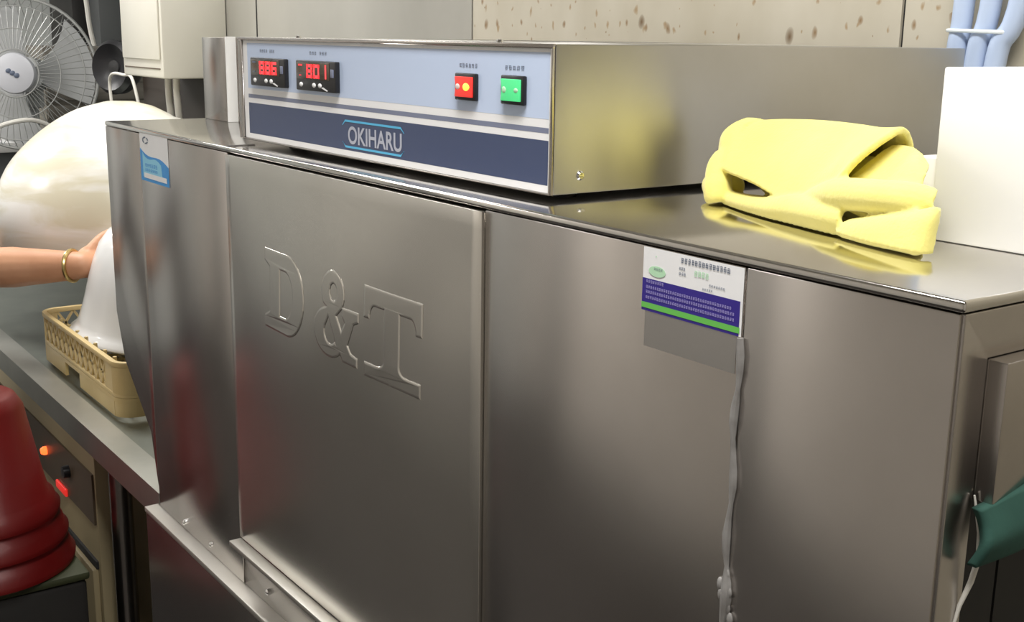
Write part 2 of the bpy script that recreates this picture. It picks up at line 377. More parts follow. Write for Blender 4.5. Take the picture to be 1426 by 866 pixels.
Dl = [[(0, 0), (0, .012), (.014, .018), (.014, h-.018), (0, h-.012), (0, h), (.060, h)]+arc(.060, h/2, .042, h/2, 84, -84)+[(.060, 0)],
      [(.040, .017), (.040, h-.017), (.054, h-.017)]+arc(.054, h/2, .022, h/2-.017, 80, -80)+[(.054, .017)]]
Tl = [[(0, h), (.102, h), (.102, h-.030), (.093, h-.030)]+arc(.083, h-.030, .010, .014, 0, 90, 6)+[(.064, h-.016), (.064, .020)]+arc(.078, .020, .014, .008, 180, 270, 6)+[(.100, .012), (.100, 0), (.002, 0), (.002, .012)]+arc(.024, .020, .014, .008, 270, 360, 6)+[(.038, h-.016)]+arc(.019, h-.030, .010, .014, 90, 180, 6)+[(.0, h-.030)]]
amp = [[(.094, 0), (.066, 0), (.060, .007)]+arc(.036, .024, .034, .025, -55, -255, 18)+[(.030, .050)]+arc(.042, .066, .024, .022, 215, -35, 18)+[(.050, .044), (.062, .028), (.070, .040), (.064, .046), (.064, .054), (.096, .054), (.096, .046), (.086, .042), (.074, .018), (.082, .010), (.094, .008)],
       arc(.044, .067, .009, .010, 0, 340, 12), [(.034, .042), (.052, .014)]+arc(.038, .024, .014, .013, -45, -225, 10)]
for nm, sh, x0, z0 in (('D', Dl, -.592, 1.246), ('amp', amp, -.465, 1.248), ('T', Tl, -.357, 1.245)):
    me = curve_mesh(sh, .0004, .0026)
    mb = MB().add([(x0+v.co.x, -.0030-v.co.z*.26-bulge(x0+v.co.x, z0+v.co.y), z0+v.co.y) for v in me.vertices], [list(p.vertices)[::-1] for p in me.polygons])
    bpy.data.meshes.remove(me)
    mb.build('embossed_letter', M['steel_door'], door, weld=True, smooth=False)
# sealant bead down the joint
pth = []; rr = []
for i in range(46):
    z = 1.384-.508*i/45
    pth.append((X3+.0015*math.sin(i*.9)-.001, -.0006, z)); rr.append(.0026+.0007*math.sin(i*1.7)+(.0010 if 14 < i < 18 else 0)+random.uniform(-.0004, .0004))
bd = MB().tube(pth, rr, 8)
for k in range(7): bd.ball((X3+random.uniform(-.006, .005), -.001, 1.205+random.uniform(-.02, .02)), (.0028, .0016, .005), 10, 6)
bd.build('sealant_bead', M['sealant'], DW)
MB().rect(.033, .121, 1.359, 1.387, -.00025).build('adhesive_residue', M['residue'], DW)
# left sticker: white with blue wave
sk = MB().mat(0).rect(-1.0235, -.912, 1.366, 1.433, -.0003)
wave = [(-1.0235, 1.366), (-.912, 1.366), (-.912, 1.392)]+[(-.912-.1115*i/10, 1.392+.0185*(i/10)+.0035*math.sin(i/10*2*math.pi)) for i in range(1, 10)]+[(-1.0235, 1.411)]
sk.mat(1).add([(x, -.0005, z) for x, z in wave], [list(range(len(wave)))])
wave2 = [(-1.014, 1.372), (-.936, 1.372), (-.940, 1.393)]+[(-.940-.072*i/8, 1.393+.010*(i/8)+.003*math.sin(i/8*2*math.pi)) for i in range(1, 8)]+[(-1.014, 1.406)]
sk.mat(2).add([(x, -.0007, z) for x, z in wave2], [list(range(len(wave2)))])
sk.mat(0).rect(-1.010, -.920, 1.3705, 1.3775, -.0009)
ring = [(-1.0+.012*math.cos(a*math.pi/9), -.0006, 1.4225+.005*math.sin(a*math.pi/9)) for a in range(18)]; rin = [(-1.0+.008*math.cos(a*math.pi/9), -.0006, 1.4225+.0032*math.sin(a*math.pi/9)) for a in range(18)]
sk.mat(3).add(ring+rin, [(i, i+1, 18+i+1, 18+i) for i in range(17) if i not in (3, 12)])
sk.mat(1); strokes(sk, -1.004, -.0009, 1.386, .05, .005, 6, 3); strokes(sk, -1.004, -.0009, 1.380, .05, .004, 7, 4)
tag(sk.build('sticker', [M['white'], M['sky'], M['sky_lt'], M['ink']], DW, weld=False, smooth=False), 'small white and sky blue sticker at the top left of the front')
# right sticker: white head, violet band with lines, green stripe
sk = MB().mat(0).rect(.0295, .1245, 1.3845, 1.4295, -.0003)
sk.mat(1).rect(.0295, .1225, 1.3845, 1.4075, -.0005)
sk.mat(2).rect(.0295, .1232, 1.3865, 1.3905, -.0007)
for i, (z, wd) in enumerate(((1.4045, .018), (1.4005, .082), (1.3970, .085), (1.3932, .085))): sk.mat(3); strokes(sk, .0335, -.0007, z, wd, .0021, int(wd/.0022), i)
el = [(.044+.0085*math.cos(a*math.pi/12), -.0006, 1.4135+.0038*math.sin(a*math.pi/12)) for a in range(24)]
sk.mat(4).add(el, [list(range(24))])
sk.mat(5); strokes(sk, .041, -.0008, 1.4145, .009, .0015, 4, 9)
strokes(sk, .067, -.0006, 1.4235, .046, .0038, 14, 11); strokes(sk, .0655, -.0006, 1.4185, .006, .0022, 3, 12); strokes(sk, .0655, -.0006, 1.4150, .007, .0022, 3, 13)
strokes(sk, .094, -.0006, 1.4120, .015, .0016, 7, 14); strokes(sk, .088, -.0006, 1.4088, .010, .0014, 5, 15); sk.mat(4); strokes(sk, .080, -.0006, 1.4165, .014, .004, 4, 16)
sk.mat(4).rect(.042, .043, 1.4235, 1.4245, -.0006)
tag(sk.build('sticker', [M['white'], M['violet'], M['green'], M['violet_lt'], M['green_lt'], M['ink']], DW, weld=False, smooth=False), 'large white, violet and green sticker on the front under the towel')
# right end face: mitred flange frame, opening, hanging flap
zt, zb, yf, yb = T-.0075, .874, .002, .594
ef = MB()
oy0, oy1, oz0, oz1 = yf, yb, zb, zt; iy0, iy1, iz0, iz1 = yf+.030, yb-.03, zb+.04, zt-.029
O = [(XC, oy0, oz0), (XC, oy1, oz0), (XC, oy1, oz1), (XC, oy0, oz1)]; I = [(XC-.003, iy0, iz0), (XC-.003, iy1, iz0), (XC-.003, iy1, iz1), (XC-.003, iy0, iz1)]
O2 = [(x-.034, y, z) for x, y, z in O]; I2 = [(x-.034, y, z) for x, y, z in I]
V = O+I+O2+I2; F_ = []
for i in range(4):
    j = (i+1) % 4; F_ += [(i, j, 4+j, 4+i), (8+i, 12+i, 12+j, 8+j), (i, 8+i, 8+j, j), (4+i, 4+j, 12+j, 12+i)]
ef.add(V, F_); ef.build('exit_frame', M['steel'], DW, bevel=.0008, angle=.02)
MB().box(XC-.030, XC+.009, iy0+.0005, iy1-.004, 1.318, iz1-.0005).build('exit_flap', M['steel'], DW, bevel=.0012)
for k in range(7):
    y0 = .05+k*.075; MB().box(XC-.040, XC-.037, y0, y0+.072, .92, 1.37).build('curtain_strip', M['gap'], DW)
for k in range(7):
    y0 = .05+k*.075; MB().box(-1.026, -1.023, y0, y0+.072, .93, 1.40).build('curtain_strip', M['gap'], DW)
MB().tube([(XC-.001, .030, 1.322), (XC+.003, .0325, 1.30), (XC+.004, .033, 1.285), (XC+.002, .031, 1.270), (XC-.001, .027, 1.255), (XC-.002, .022, 1.235)], [.0006, .0013, .0017, .0017, .0013, .0006], 10).build('edge_trim', M['hose'], DW)
# ducts standing on the top at both ends
dl = MB().box(-1.174, -1.079, .155, .52, T, 1.562).build('entry_duct', M['steel'], DW, bevel=.001)
MB().box(-1.0793, -1.0770, .1535, .170, T, 1.5635).build('corner_strip', M['enamel'], dl, bevel=.0006)
MB().box(-1.0765, -1.052, .172, .40, T, 1.561).build('side_plate', M['steel_dark'], dl, bevel=.0006)
dr = MB().box(.1475, .272, .155, .56, T+.0005, 1.5545).build('exit_duct', M['enamel'], DW, bevel=.0015)  # white colour stands in for the glare on the steel duct
MB().box(.128, .274, .158, .565, T+.0003, 1.4935).build('duct_collar', M['enamel'], dr, bevel=.001)

# ------------------------------------------------------------------ control box
bx0, bx1, by0, by1, bz0, bz1 = -.752, -.1254, .038, .584, 1.4442, 1.5648
CB = empty('control_box', (-.44, .31, T)); tag(CB, 'stainless control box with pale blue and navy front standing on the dishwasher', 'control box')
MB().box(bx0, bx1, by0, by1, bz0, bz1).build('housing', M['steel_box'], CB, bevel=.0014)
for fx in (bx0+.05, bx1-.05):
    for fy in (by0+.05, by1-.05): MB().lathe([(.012, 0), (.012, bz0-T)], (fx, fy, T), n=16).build('foot', M['black'], CB)
MB().lathe([(.004, 0), (.004, .001), (.0026, .0022), (.0004, .0024)], (bx1, .066, 1.459), (1, 0, 0), 16).build('screw', M['chrome'], CB)
for sx, sy in ((-.606, .046), (-.22, .05)): MB().lathe([(.0035, 0), (.003, .0025), (.0006, .003)], (sx, sy, bz1), n=12).build('screw', M['chrome'], CB)
fr = MB()
for x0, x1, z0, z1 in ((bx0, bx1, bz1-.0035, bz1), (bx0, bx0+.012, bz0, bz1-.0035), (bx1-.0015, bx1, bz0, bz1-.0035), (bx0+.012, bx1-.0015, bz0, bz0+.0012)): fr.box(x0, x1, by0-.0035, by0+.0005, z0, z1)
fr.build('front_frame', M['steel'], CB, bevel=.0005)
px0, px1 = bx0+.0125, bx1-.002; Y = by0-.0012
fp = MB().mat(0).box(px0, px1, Y, by0+.0003, bz0+.0014, bz1-.0037)
Yp = Y-.0001; ix0, ix1 = px0+.0125, px1-.0035
fp.mat(1).rect(ix0, ix1, 1.5052, 1.5580, Yp)
fp.mat(2).rect(ix0, ix1, 1.4938, 1.4982, Yp)
fp.mat(3).rect(ix0, ix1, 1.4516, 1.4880, Yp)
fpo = fp.build('front_panel', [M['white'], M['panel'], M['greyblue'], M['navy']], CB, weld=False, smooth=False)
Yq = Yp-.0003
lg = MB().mat(0)
add_text(lg, 'OKIHARU', -.474, Yq, 1.4585, .110, .0185, .02)
lg.mat(1)
zT, zB = 1.4820, 1.4553
for zc, sg in ((zT, -1), (zB, 1)):
    lg.rect(-.480, -.366, zc-.0011, zc+.0011, Yq)
    for xa, xb in ((-.480, -.486), (-.366, -.360)):
        lg.add([(xa, Yq, zc-.0011), (xb, Yq, zc+sg*.005), (xb-(.0012 if xb < xa else -.0012), Yq, zc+sg*.005), (xa, Yq, zc+.0011)], [(0, 1, 2, 3)])
lg.build('logo', [M['letter'], M['cyan']], fpo, weld=False, smooth=False)
for i, (x, z, wd) in enumerate(((-.690, 1.5475, .022), (-.671+.008, 1.5475, .014), (-.560, 1.5475, .018), (-.536, 1.5475, .018), (-.263, 1.5428, .030), (-.193, 1.5428, .029))): strokes(MB(), x, Yq, z, wd, .0035, max(3, int(wd/.005)), 20+i).build('caption', M['ink'], fpo, weld=False, smooth=False)
MB().rect(-.7235, -.7225, 1.478, 1.484, Yq).build('print_mark', M['ink'], fpo, weld=False, smooth=False)
SEG = {'8': 'abcdefg', '5': 'acdfg', '6': 'acdefg', '0': 'abcdef', '1': 'bc', '7': 'abc'}
def digits(mb, s, x, z, wd, ht, y):
    for i, ch in enumerate(s):
        x0 = x+i*wd*1.22; t = wd*.24; hm = ht/2
        R = {'a': (x0, x0+wd, z+ht-t, z+ht), 'd': (x0, x0+wd, z, z+t), 'g': (x0, x0+wd, z+hm-t/2, z+hm+t/2), 'f': (x0, x0+t, z+hm, z+ht), 'e': (x0, x0+t, z, z+hm), 'b': (x0+wd-t, x0+wd, z+hm, z+ht), 'c': (x0+wd-t, x0+wd, z, z+hm)}
        for k in SEG[ch]: a, b_, c, d = R[k]; mb.rect(a, b_, c, d, y)
for x0, x1, txt, lb in ((-.706, -.613, '886', 'black temperature display reading 886'), (-.583, -.490, '801', 'black temperature display reading 801')):
    dp = MB().box(x0, x1, Y-.006, Y-.0001, 1.5095, 1.5415).build('temperature_display', M['black'], CB, bevel=.0012); tag(dp, lb)
    yd = Y-.0062
    MB().box(x0+.003, x1-.0125, yd-.0004, yd+.0006, 1.5215, 1.5395).build('display_window', M['glass_smoke'], dp, bevel=.0003)
    dg_ = MB(); digits(dg_, txt, x0+.028, 1.5232, .0135, .0145, yd-.0006); dg_.build('red_digits', M['red_led'], dp, weld=False, smooth=False)
    MB().rect(x0+.008, x0+.018, 1.5355, 1.5375, yd-.0006).rect(x0+.010, x0+.015, 1.525, 1.5262, yd-.0006).build('indicator', M['led_small'] if txt == '801' else M['ink'], dp, weld=False, smooth=False)
    for kx in (.013, .044, .058): MB().ball((x0+kx, yd+.0002, 1.5157), (.0042, .0012, .0026), 12, 6).build('key', M['white'], dp)
    MB().prism([(x0+.062, yd-.0001, 1.5135), (x0+.066, yd-.0001, 1.5145), (x0+.077, yd-.0001, 1.5112), (x0+.075, yd-.0001, 1.5103)], (0, -.0003, 0)).build('key_mark', M['white'], dp)
    MB().box(x1-.009, x1-.003, yd-.0008, yd+.0006, 1.525, 1.5335).build('side_clip', M['greyblue'], dp, bevel=.0003)
for x0, x1, z0, z1, mm, nm in ((-.265, -.232, 1.5145, 1.538, 'lamp_red', 'red lit rocker switch with orange spot'), (-.194, -.161, 1.5145, 1.5385, 'lamp_green', 'green lit rocker switch')):
    sw = MB().box(x0, x1, Y-.004, Y-.0001, z0, z1).build('switch', M['black'], CB, bevel=.0012); tag(sw, nm)
    ya = Y-.004
    MB().prism([(x0+.003, ya+.001, z0+.003), (x0+.003, ya-.0022, z0+.003), (x0+.003, ya-.0012, (z0+z1)/2), (x0+.003, ya-.0022, z1-.003), (x0+.003, ya+.001, z1-.003)], (x1-x0-.0065, 0, 0)).build('rocker', M[mm], sw, bevel=.0005)
    zc = (z0+z1)/2
    if mm == 'lamp_red':
        MB().ball((x0+.0205, ya-.0012, zc), (.0052, .0014, .0036), 14, 8).build('glow_lamp', M['lamp_hot'], sw)
        MB().ball((x0+.007, ya-.0013, zc), (.0035, .0006, .0028), 12, 6).build('rocker_mark', M['lamp_mark'], sw)
    else:
        MB().ball((x0+.007, ya-.0013, zc), (.003, .0006, .003), 12, 6).ball((x0+.024, ya-.0013, zc), (.003, .0006, .002), 12, 6).build('rocker_mark', M['green_lt'], sw)

# ------------------------------------------------------------------ yellow towel
E1 = Vector((.9727, -.232, 0)); E2 = Vector((.232, .9727, 0)); TA = Vector((-.07, .15, T+.0005))
def tp(s, d, z): return TA+E1*s+E2*d+Vector((0, 0, z))
def spline(pts, n):
    out = []; P = [Vector(p) for p in pts]
    for i in range(len(P)-1):
        p0, p1, p2, p3 = P[max(i-1, 0)], P[i], P[i+1], P[min(i+2, len(P)-1)]
        for k in range(n):
            t = k/n; out.append(.5*((2*p1)+(-p0+p2)*t+(2*p0-5*p1+4*p2-p3)*t*t+(-p0+3*p1-3*p2+p3)*t**3))
    out.append(P[-1]); return out
def sheet(rows, th, mb, nu=10, nv=8):
    """a cloth sheet lofted through rows of (s,d,z) stations, th thick"""
    R = [spline(r, nv) for r in rows]; C_ = [spline([r[j] for r in R], nu) for j in range(len(R[0]))]
    nj, ni = len(C_), len(C_[0]); G = [[C_[j][i] for j in range(nj)] for i in range(ni)]
    N = [[None]*nj for _ in range(ni)]
    for i in range(ni):
        for j in range(nj):
            a = G[min(i+1, ni-1)][j]-G[max(i-1, 0)][j]; b_ = G[i][min(j+1, nj-1)]-G[i][max(j-1, 0)]
            nn = a.cross(b_); N[i][j] = nn.normalized() if nn.length > 1e-9 else Vector((0, 0, 1))
    vs = []
    for sg in (1, -1):
        for i in range(ni):
            for j in range(nj): q = G[i][j]+N[i][j]*th*.5*sg; q = Vector((q.x, q.y, max(q.z, .0006))); vs.append(tp(*q))
    K = ni*nj; fs = []
    for i in range(ni-1):
        for j in range(nj-1):
            a = i*nj+j; fs.append((a, a+1, a+nj+1, a+nj)); fs.append((K+a, K+a+nj, K+a+nj+1, K+a+1))
    for i in range(ni-1):
        a = i*nj; fs.append((a, a+nj, K+a+nj, K+a)); a += nj-1; fs.append((a, K+a, K+a+nj, a+nj))
    for j in range(nj-1):
        fs.append((j, K+j, K+j+1, j+1)); a = (ni-1)*nj+j; fs.append((a, a+1, K+a+1, K+a))
    mb.add(vs, fs)
tw = MB()
# main upper sheet: front edge, over the ridge, down at the back (rows run left to right)
sheet([
 [(.002, .016, .027), (-.006, .024, .042), (-.010, .040, .058), (-.010, .058, .062), (-.006, .078, .045), (-.004, .088, .006)],
 [(.030, .007, .027), (.026, .018, .042), (.022, .040, .060), (.020, .060, .066), (.022, .078, .050), (.022, .092, .006)],
 [(.070, .004, .0235), (.068, .016, .039), (.066, .040, .060), (.064, .058, .069), (.066, .076, .052), (.066, .090, .006)],
 [(.105, .004, .017), (.102, .015, .036), (.099, .040, .060), (.097, .057, .070), (.098, .074, .052), (.098, .086, .006)],
 [(.140, .006, .016), (.136, .016, .036), (.132, .040, .060), (.130, .056, .070), (.130, .070, .052), (.130, .080, .006)],
 [(.164, .006, .030), (.163, .014, .047), (.162, .034, .064), (.163, .050, .070), (.165, .062, .052), (.166, .070, .006)],
 [(.180, .004, .042), (.188, .011, .055), (.196, .026, .069), (.192, .043, .0725), (.186, .056, .056), (.184, .062, .006)],
], .005, tw)
# the right end of the cloth, lying lower beneath that edge and curling over
sheet([
 [(.165, .016, .033), (.172, .024, .043), (.178, .036, .055), (.176, .048, .060)],
 [(.200, .013, .032), (.205, .020, .042), (.206, .031, .055), (.200, .043, .0615)],
 [(.226, .010, .031), (.228, .015, .041), (.225, .025, .053), (.215, .037, .0595)],
 [(.243, .012, .026), (.243, .016, .036), (.237, .024, .046), (.225, .036, .051)],
], .005, tw)
# soft horizontal roll below it
tw.tube([tp(*p) for p in spline([(.128, .010, .018), (.150, .007, .024), (.180, .004, .029), (.215, .005, .032), (.243, .010, .033), (.252, .018, .030)], 6)], [.003+.0085*min(1, i/11) for i in range(31)], 14)
# long lower layer running along the front, bulging, tapering left under a shadowed gap
sheet([
 [(.016, .050, .003), (.018, .026, .006), (.022, .013, .009), (.024, .008, .006), (.025, .010, .002)],
 [(.060, .046, .004), (.060, .022, .009), (.062, .007, .0095), (.064, .001, .007), (.064, .003, .002)],
 [(.095, .044, .006), (.094, .022, .012), (.096, .004, .0135), (.098, -.003, .009), (.098, .000, .002)],
 [(.130, .042, .008), (.128, .020, .016), (.130, .002, .020), (.132, -.005, .012), (.132, .000, .002)],
 [(.166, .038, .008), (.166, .018, .018), (.168, .001, .022), (.170, -.006, .013), (.170, .000, .002)],
 [(.186, .032, .008), (.187, .014, .017), (.189, .001, .021), (.190, -.004, .013), (.190, .001, .002)],
], .0055, tw)
# right lower flap: an open fold with a shadowed mouth
sheet([
 [(.178, .026, .003), (.184, .012, .003), (.188, -.003, .004), (.192, -.006, .003)],
 [(.205, .026, .003), (.212, .012, .003), (.216, -.003, .004), (.218, -.007, .003)],
 [(.225, .026, .003), (.240, .012, .003), (.246, -.004, .004), (.244, -.007, .003)],
 [(.238, .026, .003), (.256, .012, .004), (.268, -.002, .004), (.268, -.005, .003)],
], .0055, tw)
sheet([
 [(.189, -.004, .003), (.190, -.003, .007), (.194, -.001, .011), (.202, .002, .013)],
 [(.214, -.006, .003), (.216, -.005, .010), (.220, -.002, .016), (.228, .002, .020)],
 [(.246, -.006, .003), (.247, -.004, .013), (.250, -.001, .021), (.253, .004, .026)],
 [(.268, -.004, .003), (.269, -.002, .014), (.270, .001, .025), (.268, .006, .031)],
 [(.272, .004, .003), (.271, .006, .013), (.268, .009, .024), (.262, .014, .031)],
], .0055, tw)
# left lump, and the corner curling over above it
tw.tube([tp(*p) for p in spline([(.021, .006, .002), (.017, .006, .014), (.007, .014, .030), (.004, .028, .040)], 6)], [.009, .0105, .0115, .012, .012, .012, .012, .0115, .011, .011, .011, .011, .011, .011, .011, .010, .010, .010, .009], 14)
tw.ball(tp(.003, .020, .013), (.018, .018, .014), 16, 10)
sheet([
 [(.010, .010, .024), (-.004, .020, .036), (-.020, .032, .046), (-.026, .042, .048)],
 [(.018, .008, .028), (.004, .018, .041), (-.014, .030, .054), (-.020, .044, .058)],
 [(.028, .007, .028), (.014, .018, .044), (-.004, .032, .060), (-.008, .048, .066)],
 [(.038, .007, .026), (.022, .020, .044), (.004, .038, .061), (.004, .054, .066)],
], .0055, tw)
# filling inside
tw.tube([tp(*p) for p in [(.025, .055, .024), (.09, .052, .028), (.16, .046, .028), (.195, .036, .026)]], [.018, .024, .024, .017], 14)
tmp = bpy.data.meshes.new('tw'); tmp.from_pydata(tw.v, [], tw.f)
tm = evaluated(tmp, [('REMESH', dict(mode='VOXEL', voxel_size=.0014)), ('SMOOTH', dict(factor=.5, iterations=4))])
mb = MB().add([tuple(v.co) for v in tm.vertices], [list(p.vertices) for p in tm.polygons])
mb.v = [(x, y, max(z, T+.0004)) for x, y, z in mb.v]
tag(mb.build('towel', M['towel'], angle=3, weld=False), 'crumpled bright yellow towel lying on the dishwasher top', 'towel')

# ------------------------------------------------------------------ pipes and wall things
def pipe(path, r, label):
    return tag(MB().tube(spline(path, 8), r, 16).build('pipe', M['pipe'], angle=2), label, 'pipe', 'pale blue pipes behind the control box')
pipe([(-.175, .637, T-.3), (-.174, .637, 1.45), (-.172, .637, 1.56), (-.169, .639, 1.66), (-.168, .64, 2.2), (-.168, .64, 2.74)], .0115, 'left pale blue pipe of the bundle rising behind the control box')
pipe([(-.150, .637, T-.3), (-.150, .637, 1.45), (-.147, .637, 1.56), (-.134, .639, 1.66), (-.12, .64, 2.2), (-.12, .64, 2.74)], .0115, 'middle pale blue pipe of the bundle rising behind the control box')
pipe([(-.126, .637, T-.3), (-.126, .637, 1.45), (-.122, .637, 1.56), (-.098, .639, 1.66), (-.072, .64, 2.2), (-.072, .64, 2.74)], .0115, 'right, most slanted pale blue pipe of the bundle behind the control box')
tie = []
zc = 1.583
for k in range(20):
    an = 2*math.pi*k/20; cx = .026*(1 if math.cos(an) > 0 else -1)*min(1, abs(math.cos(an))*2.2)
    tie.append((-.1455+cx+.0118*math.cos(an), .6375+.0132*math.sin(an), zc-.06*(cx)*.5))
tag(MB().tube(tie, .0022, 8, closed=True).build('cable_tie', M['tie']), 'white cable tie round the pale blue pipes', 'cable tie')

WC = empty('wall_cabinet', (-2.445, .655, 1.456)); tag(WC, 'cream white metal cabinet hung on the wall behind the dish table', 'cabinet')
MB().box(-2.598, -2.294, .489, YW-.001, 1.4545, 2.05).build('casing', M['cabinet'], WC, bevel=.006)
MB().box(-2.580, -2.312, .4875, .4895, 1.4765, 1.4795).build('vent_slot', M['strip'], WC)
MB().box(-2.585, -2.305, .484, .4885, 1.50, 2.03).build('cover', M['cabinet'], WC, bevel=.002)
for x, lb in ((-2.46, 'left white hose hanging beneath the cream wall cabinet'), (-2.40, 'right white hose hanging beneath the cream wall cabinet')):
    tag(MB().tube(spline([(x, .56, 1.455), (x, .56, 1.40), (x+.005, .565, 1.28), (x, .575, 1.0), (x, .58, .90)], 6), .009, 12).build('hose', M['hose']), lb, 'hose', 'hoses below the wall cabinet')
tag(MB().box(-2.90, -2.13, .64, YW-.001, 1.06, 1.452).build('shade_board', noisy('dark_brown_shade', (.022, .015, .010), (.035, .025, .017), .6, 0, 4), bevel=.003), 'dark brown board added as shade on the wall below the cream cabinet', 'board')  # dark sheet carries the shade of the wall under the cabinet

# dark round pan on the wall left of the cabinet with its pale cord
pn = empty('wall_speaker', (-3.02, .60, 1.39)); tag(pn, 'dark round speaker half hidden behind the left edge of the cream cabinet', 'speaker')
ax = Vector((.55, -1, .05)); SC = Vector((-2.99, .605, 1.462))
MB().lathe([(.001, -.05), (.05, -.045), (.078, 0), (.080, .03), (.068, .045), (.05, .035), (.012, .02), (.001, .022)], SC, ax, 32).build('shell', M['black'], pn)
MB().lathe([(.022, .018), (.02, .028), (.001, .032)], SC, ax, 20).build('cone_cap', M['gap'], pn)
MB().box(-3.0, -2.94, .62, .668, 1.45, 1.475).build('bracket', M['gap'], pn, bevel=.003)
tag(MB().tube(spline([(-2.93, .555, 1.36), (-2.93, .552, 1.415), (-2.91, .55, 1.44), (-2.87, .55, 1.449), (-2.80, .552, 1.447), (-2.74, .556, 1.44), (-2.70, .56, 1.36)], 6), .0045, 10).build('cord', M['hose']), 'pale cord looping in front of the dark round speaker', 'cord')

# ------------------------------------------------------------------ dish table
zt_ = .893
TB = empty('dish_table', (-2.1, .31, 0)); tag(TB, 'stainless dish table with raised rim running into the dishwasher', 'table')
tx0, tx1 = -3.15, -1.0275
MB().box(tx0+.046, tx1, .046, .585, zt_-.018, zt_-.010).build('table_top', M['table_in'], TB)
rm = MB()
def rim(x0, x1, y0, y1): rm.box(x0, x1, y0, y1, zt_-.046, zt_)
rim(tx0, tx1, 0, .045); rim(tx0, tx1, .585, .63); rim(tx0, tx0+.045, .045, .585)
rm.build('rim', M['steel_table'], TB, bevel=.002, weld=False)
for lx, ly in ((-1.42, .06), (-1.42, .57), (-3.09, .06), (-3.09, .57)): MB().lathe([(.014, 0), (.02, .03), (.02, zt_-.046)], (lx, ly, 0), n=18).build('leg', M['steel'], TB)

# undercounter machine
UC = empty('undercounter_freezer', (-2.1, .33, 0)); tag(UC, 'beige undercounter cabinet with a brown control strip beneath the dish table', 'freezer')
MB().box(-2.62, -1.49, .035, .60, .06, .842).build('casing', M['beige'], UC, bevel=.004)
MB().box(-2.615, -1.497, .031, .0352, .665, .765).build('control_strip', M['strip'], UC)
MB().box(-2.61, -1.50, .022, .0348, .10, .575).build('door', M['beige'], UC, bevel=.004)
MB().box(-2.61, -1.50, .030, .0349, .575, .590).build('door_gap', M['gap'], UC)
MB().lathe([(.009, 0), (.009, .006), (.006, .011), (.001, .012)], (-1.816, .031, .718), (0, -1, 0), 18).build('pilot_light', emis('orange_pilot', (1, .10, .02), 3.5), UC)
MB().lathe([(.013, 0), (.012, .012), (.001, .0125)], (-1.652, .031, .724), (0, -1, 0), 18).build('knob', M['black'], UC)
MB().box(-1.74, -1.67, .026, .0312, .664, .680).build('rocker', emis('red_rocker', (1, .04, .03), .5), UC, bevel=.002)
for fx in (-2.58, -1.53):
    for fy in (.08, .55): MB().lathe([(.02, 0), (.02, .06)], (fx, fy, 0), n=14).build('foot', M['black'], UC)
tag(MB().tube(spline([(-1.20, .10, .84), (-1.19, .09, .70), (-1.20, .09, .5), (-1.17, .10, .2), (-1.17, .12, .012)], 6), .008, 10).build('drain_hose', M['gap']), 'thin black drain hose below the table beside the dishwasher base', 'hose')

# ------------------------------------------------------------------ dish rack
rx0, rx1, ry0, ry1, rz = -1.915, -1.40, .062, .565, zt_+.0
RK = empty('dish_rack', ((rx0+rx1)/2, (ry0+ry1)/2, rz)); tag(RK, 'beige plastic dish rack with lattice sides on the steel table', 'rack')
def rrect(x0, x1, y0, y1, r, n=6):
    out = []
    for cx, cy, a0 in ((x1-r, y1-r, 0), (x0+r, y1-r, 90), (x0+r, y0+r, 180), (x1-r, y0+r, 270)):
        for i in range(n+1): a = math.radians(a0+90*i/n); out.append((cx+r*math.cos(a), cy+r*math.sin(a)))
    return out
def band(mb, z0, z1, th, grow=0, r=.035):
    o = rrect(rx0-grow, rx1+grow, ry0-grow, ry1+grow, r+grow); i_ = rrect(rx0-grow+th, rx1+grow-th, ry0-grow+th, ry1+grow-th, r+grow-th); n = len(o)
    vs = [(x, y, z0) for x, y in o]+[(x, y, z1) for x, y in o]+[(x, y, z0) for x, y in i_]+[(x, y, z1) for x, y in i_]
    fs = []
    for k in range(n):
        j = (k+1) % n; fs += [(k, j, n+j, n+k), (2*n+k, 3*n+k, 3*n+j, 2*n+j), (n+k, n+j, 3*n+j, 3*n+k), (k, 2*n+k, 2*n+j, j)]
    mb.add(vs, fs)
rb = MB(); band(rb, rz+.093, rz+.103, .010, .002); band(rb, rz+.036, rz+.044, .007); rb.build('rim', M['rack'], RK, bevel=.0015)
# lower skirt with a hand notch in the long sides
sk2 = MB()
band(sk2, rz+.028, rz+.036, .006)
for ysg in (ry0, ry1-.006):
    sk2.box(rx0+.03, rx0+.175, ysg, ysg+.006, rz+.0005, rz+.0285); sk2.box(rx0+.272, rx1-.03, ysg, ysg+.006, rz+.0005, rz+.0285)
for xs in (rx0, rx1-.006): sk2.box(xs, xs+.006, ry0+.03, ry1-.03, rz+.0005, rz+.0285)
for cx, cy, a0 in ((rx1-.035, ry1-.035, 0), (rx0+.035, ry1-.035, 90), (rx0+.035, ry0+.035, 180), (rx1-.035, ry0+.035, 270)):
    o = [(cx+.035*math.cos(math.radians(a0+15*i)), cy+.035*math.sin(math.radians(a0+15*i))) for i in range(7)]; i2 = [(cx+.029*math.cos(math.radians(a0+15*i)), cy+.029*math.sin(math.radians(a0+15*i))) for i in range(6, -1, -1)]
    sk2.prism([(x, y, rz+.0005) for x, y in o+i2], (0, 0, .028)); sk2.prism([(x, y, rz+.043) for x, y in o+i2], (0, 0, .051))
sk2.build('skirt', M['rack'], RK, weld=False)
LT = [MB()]
def bar(p, q, wdt, nrm):
    p, q, nrm = Vector(p), Vector(q), Vector(nrm); d = (q-p).normalized(); s_ = d.cross(nrm)*wdt/2
    LT[0].prism([p-s_, p+s_, q+s_, q-s_], nrm*.004)
z0, z1 = rz+.043, rz+.094; n = 13
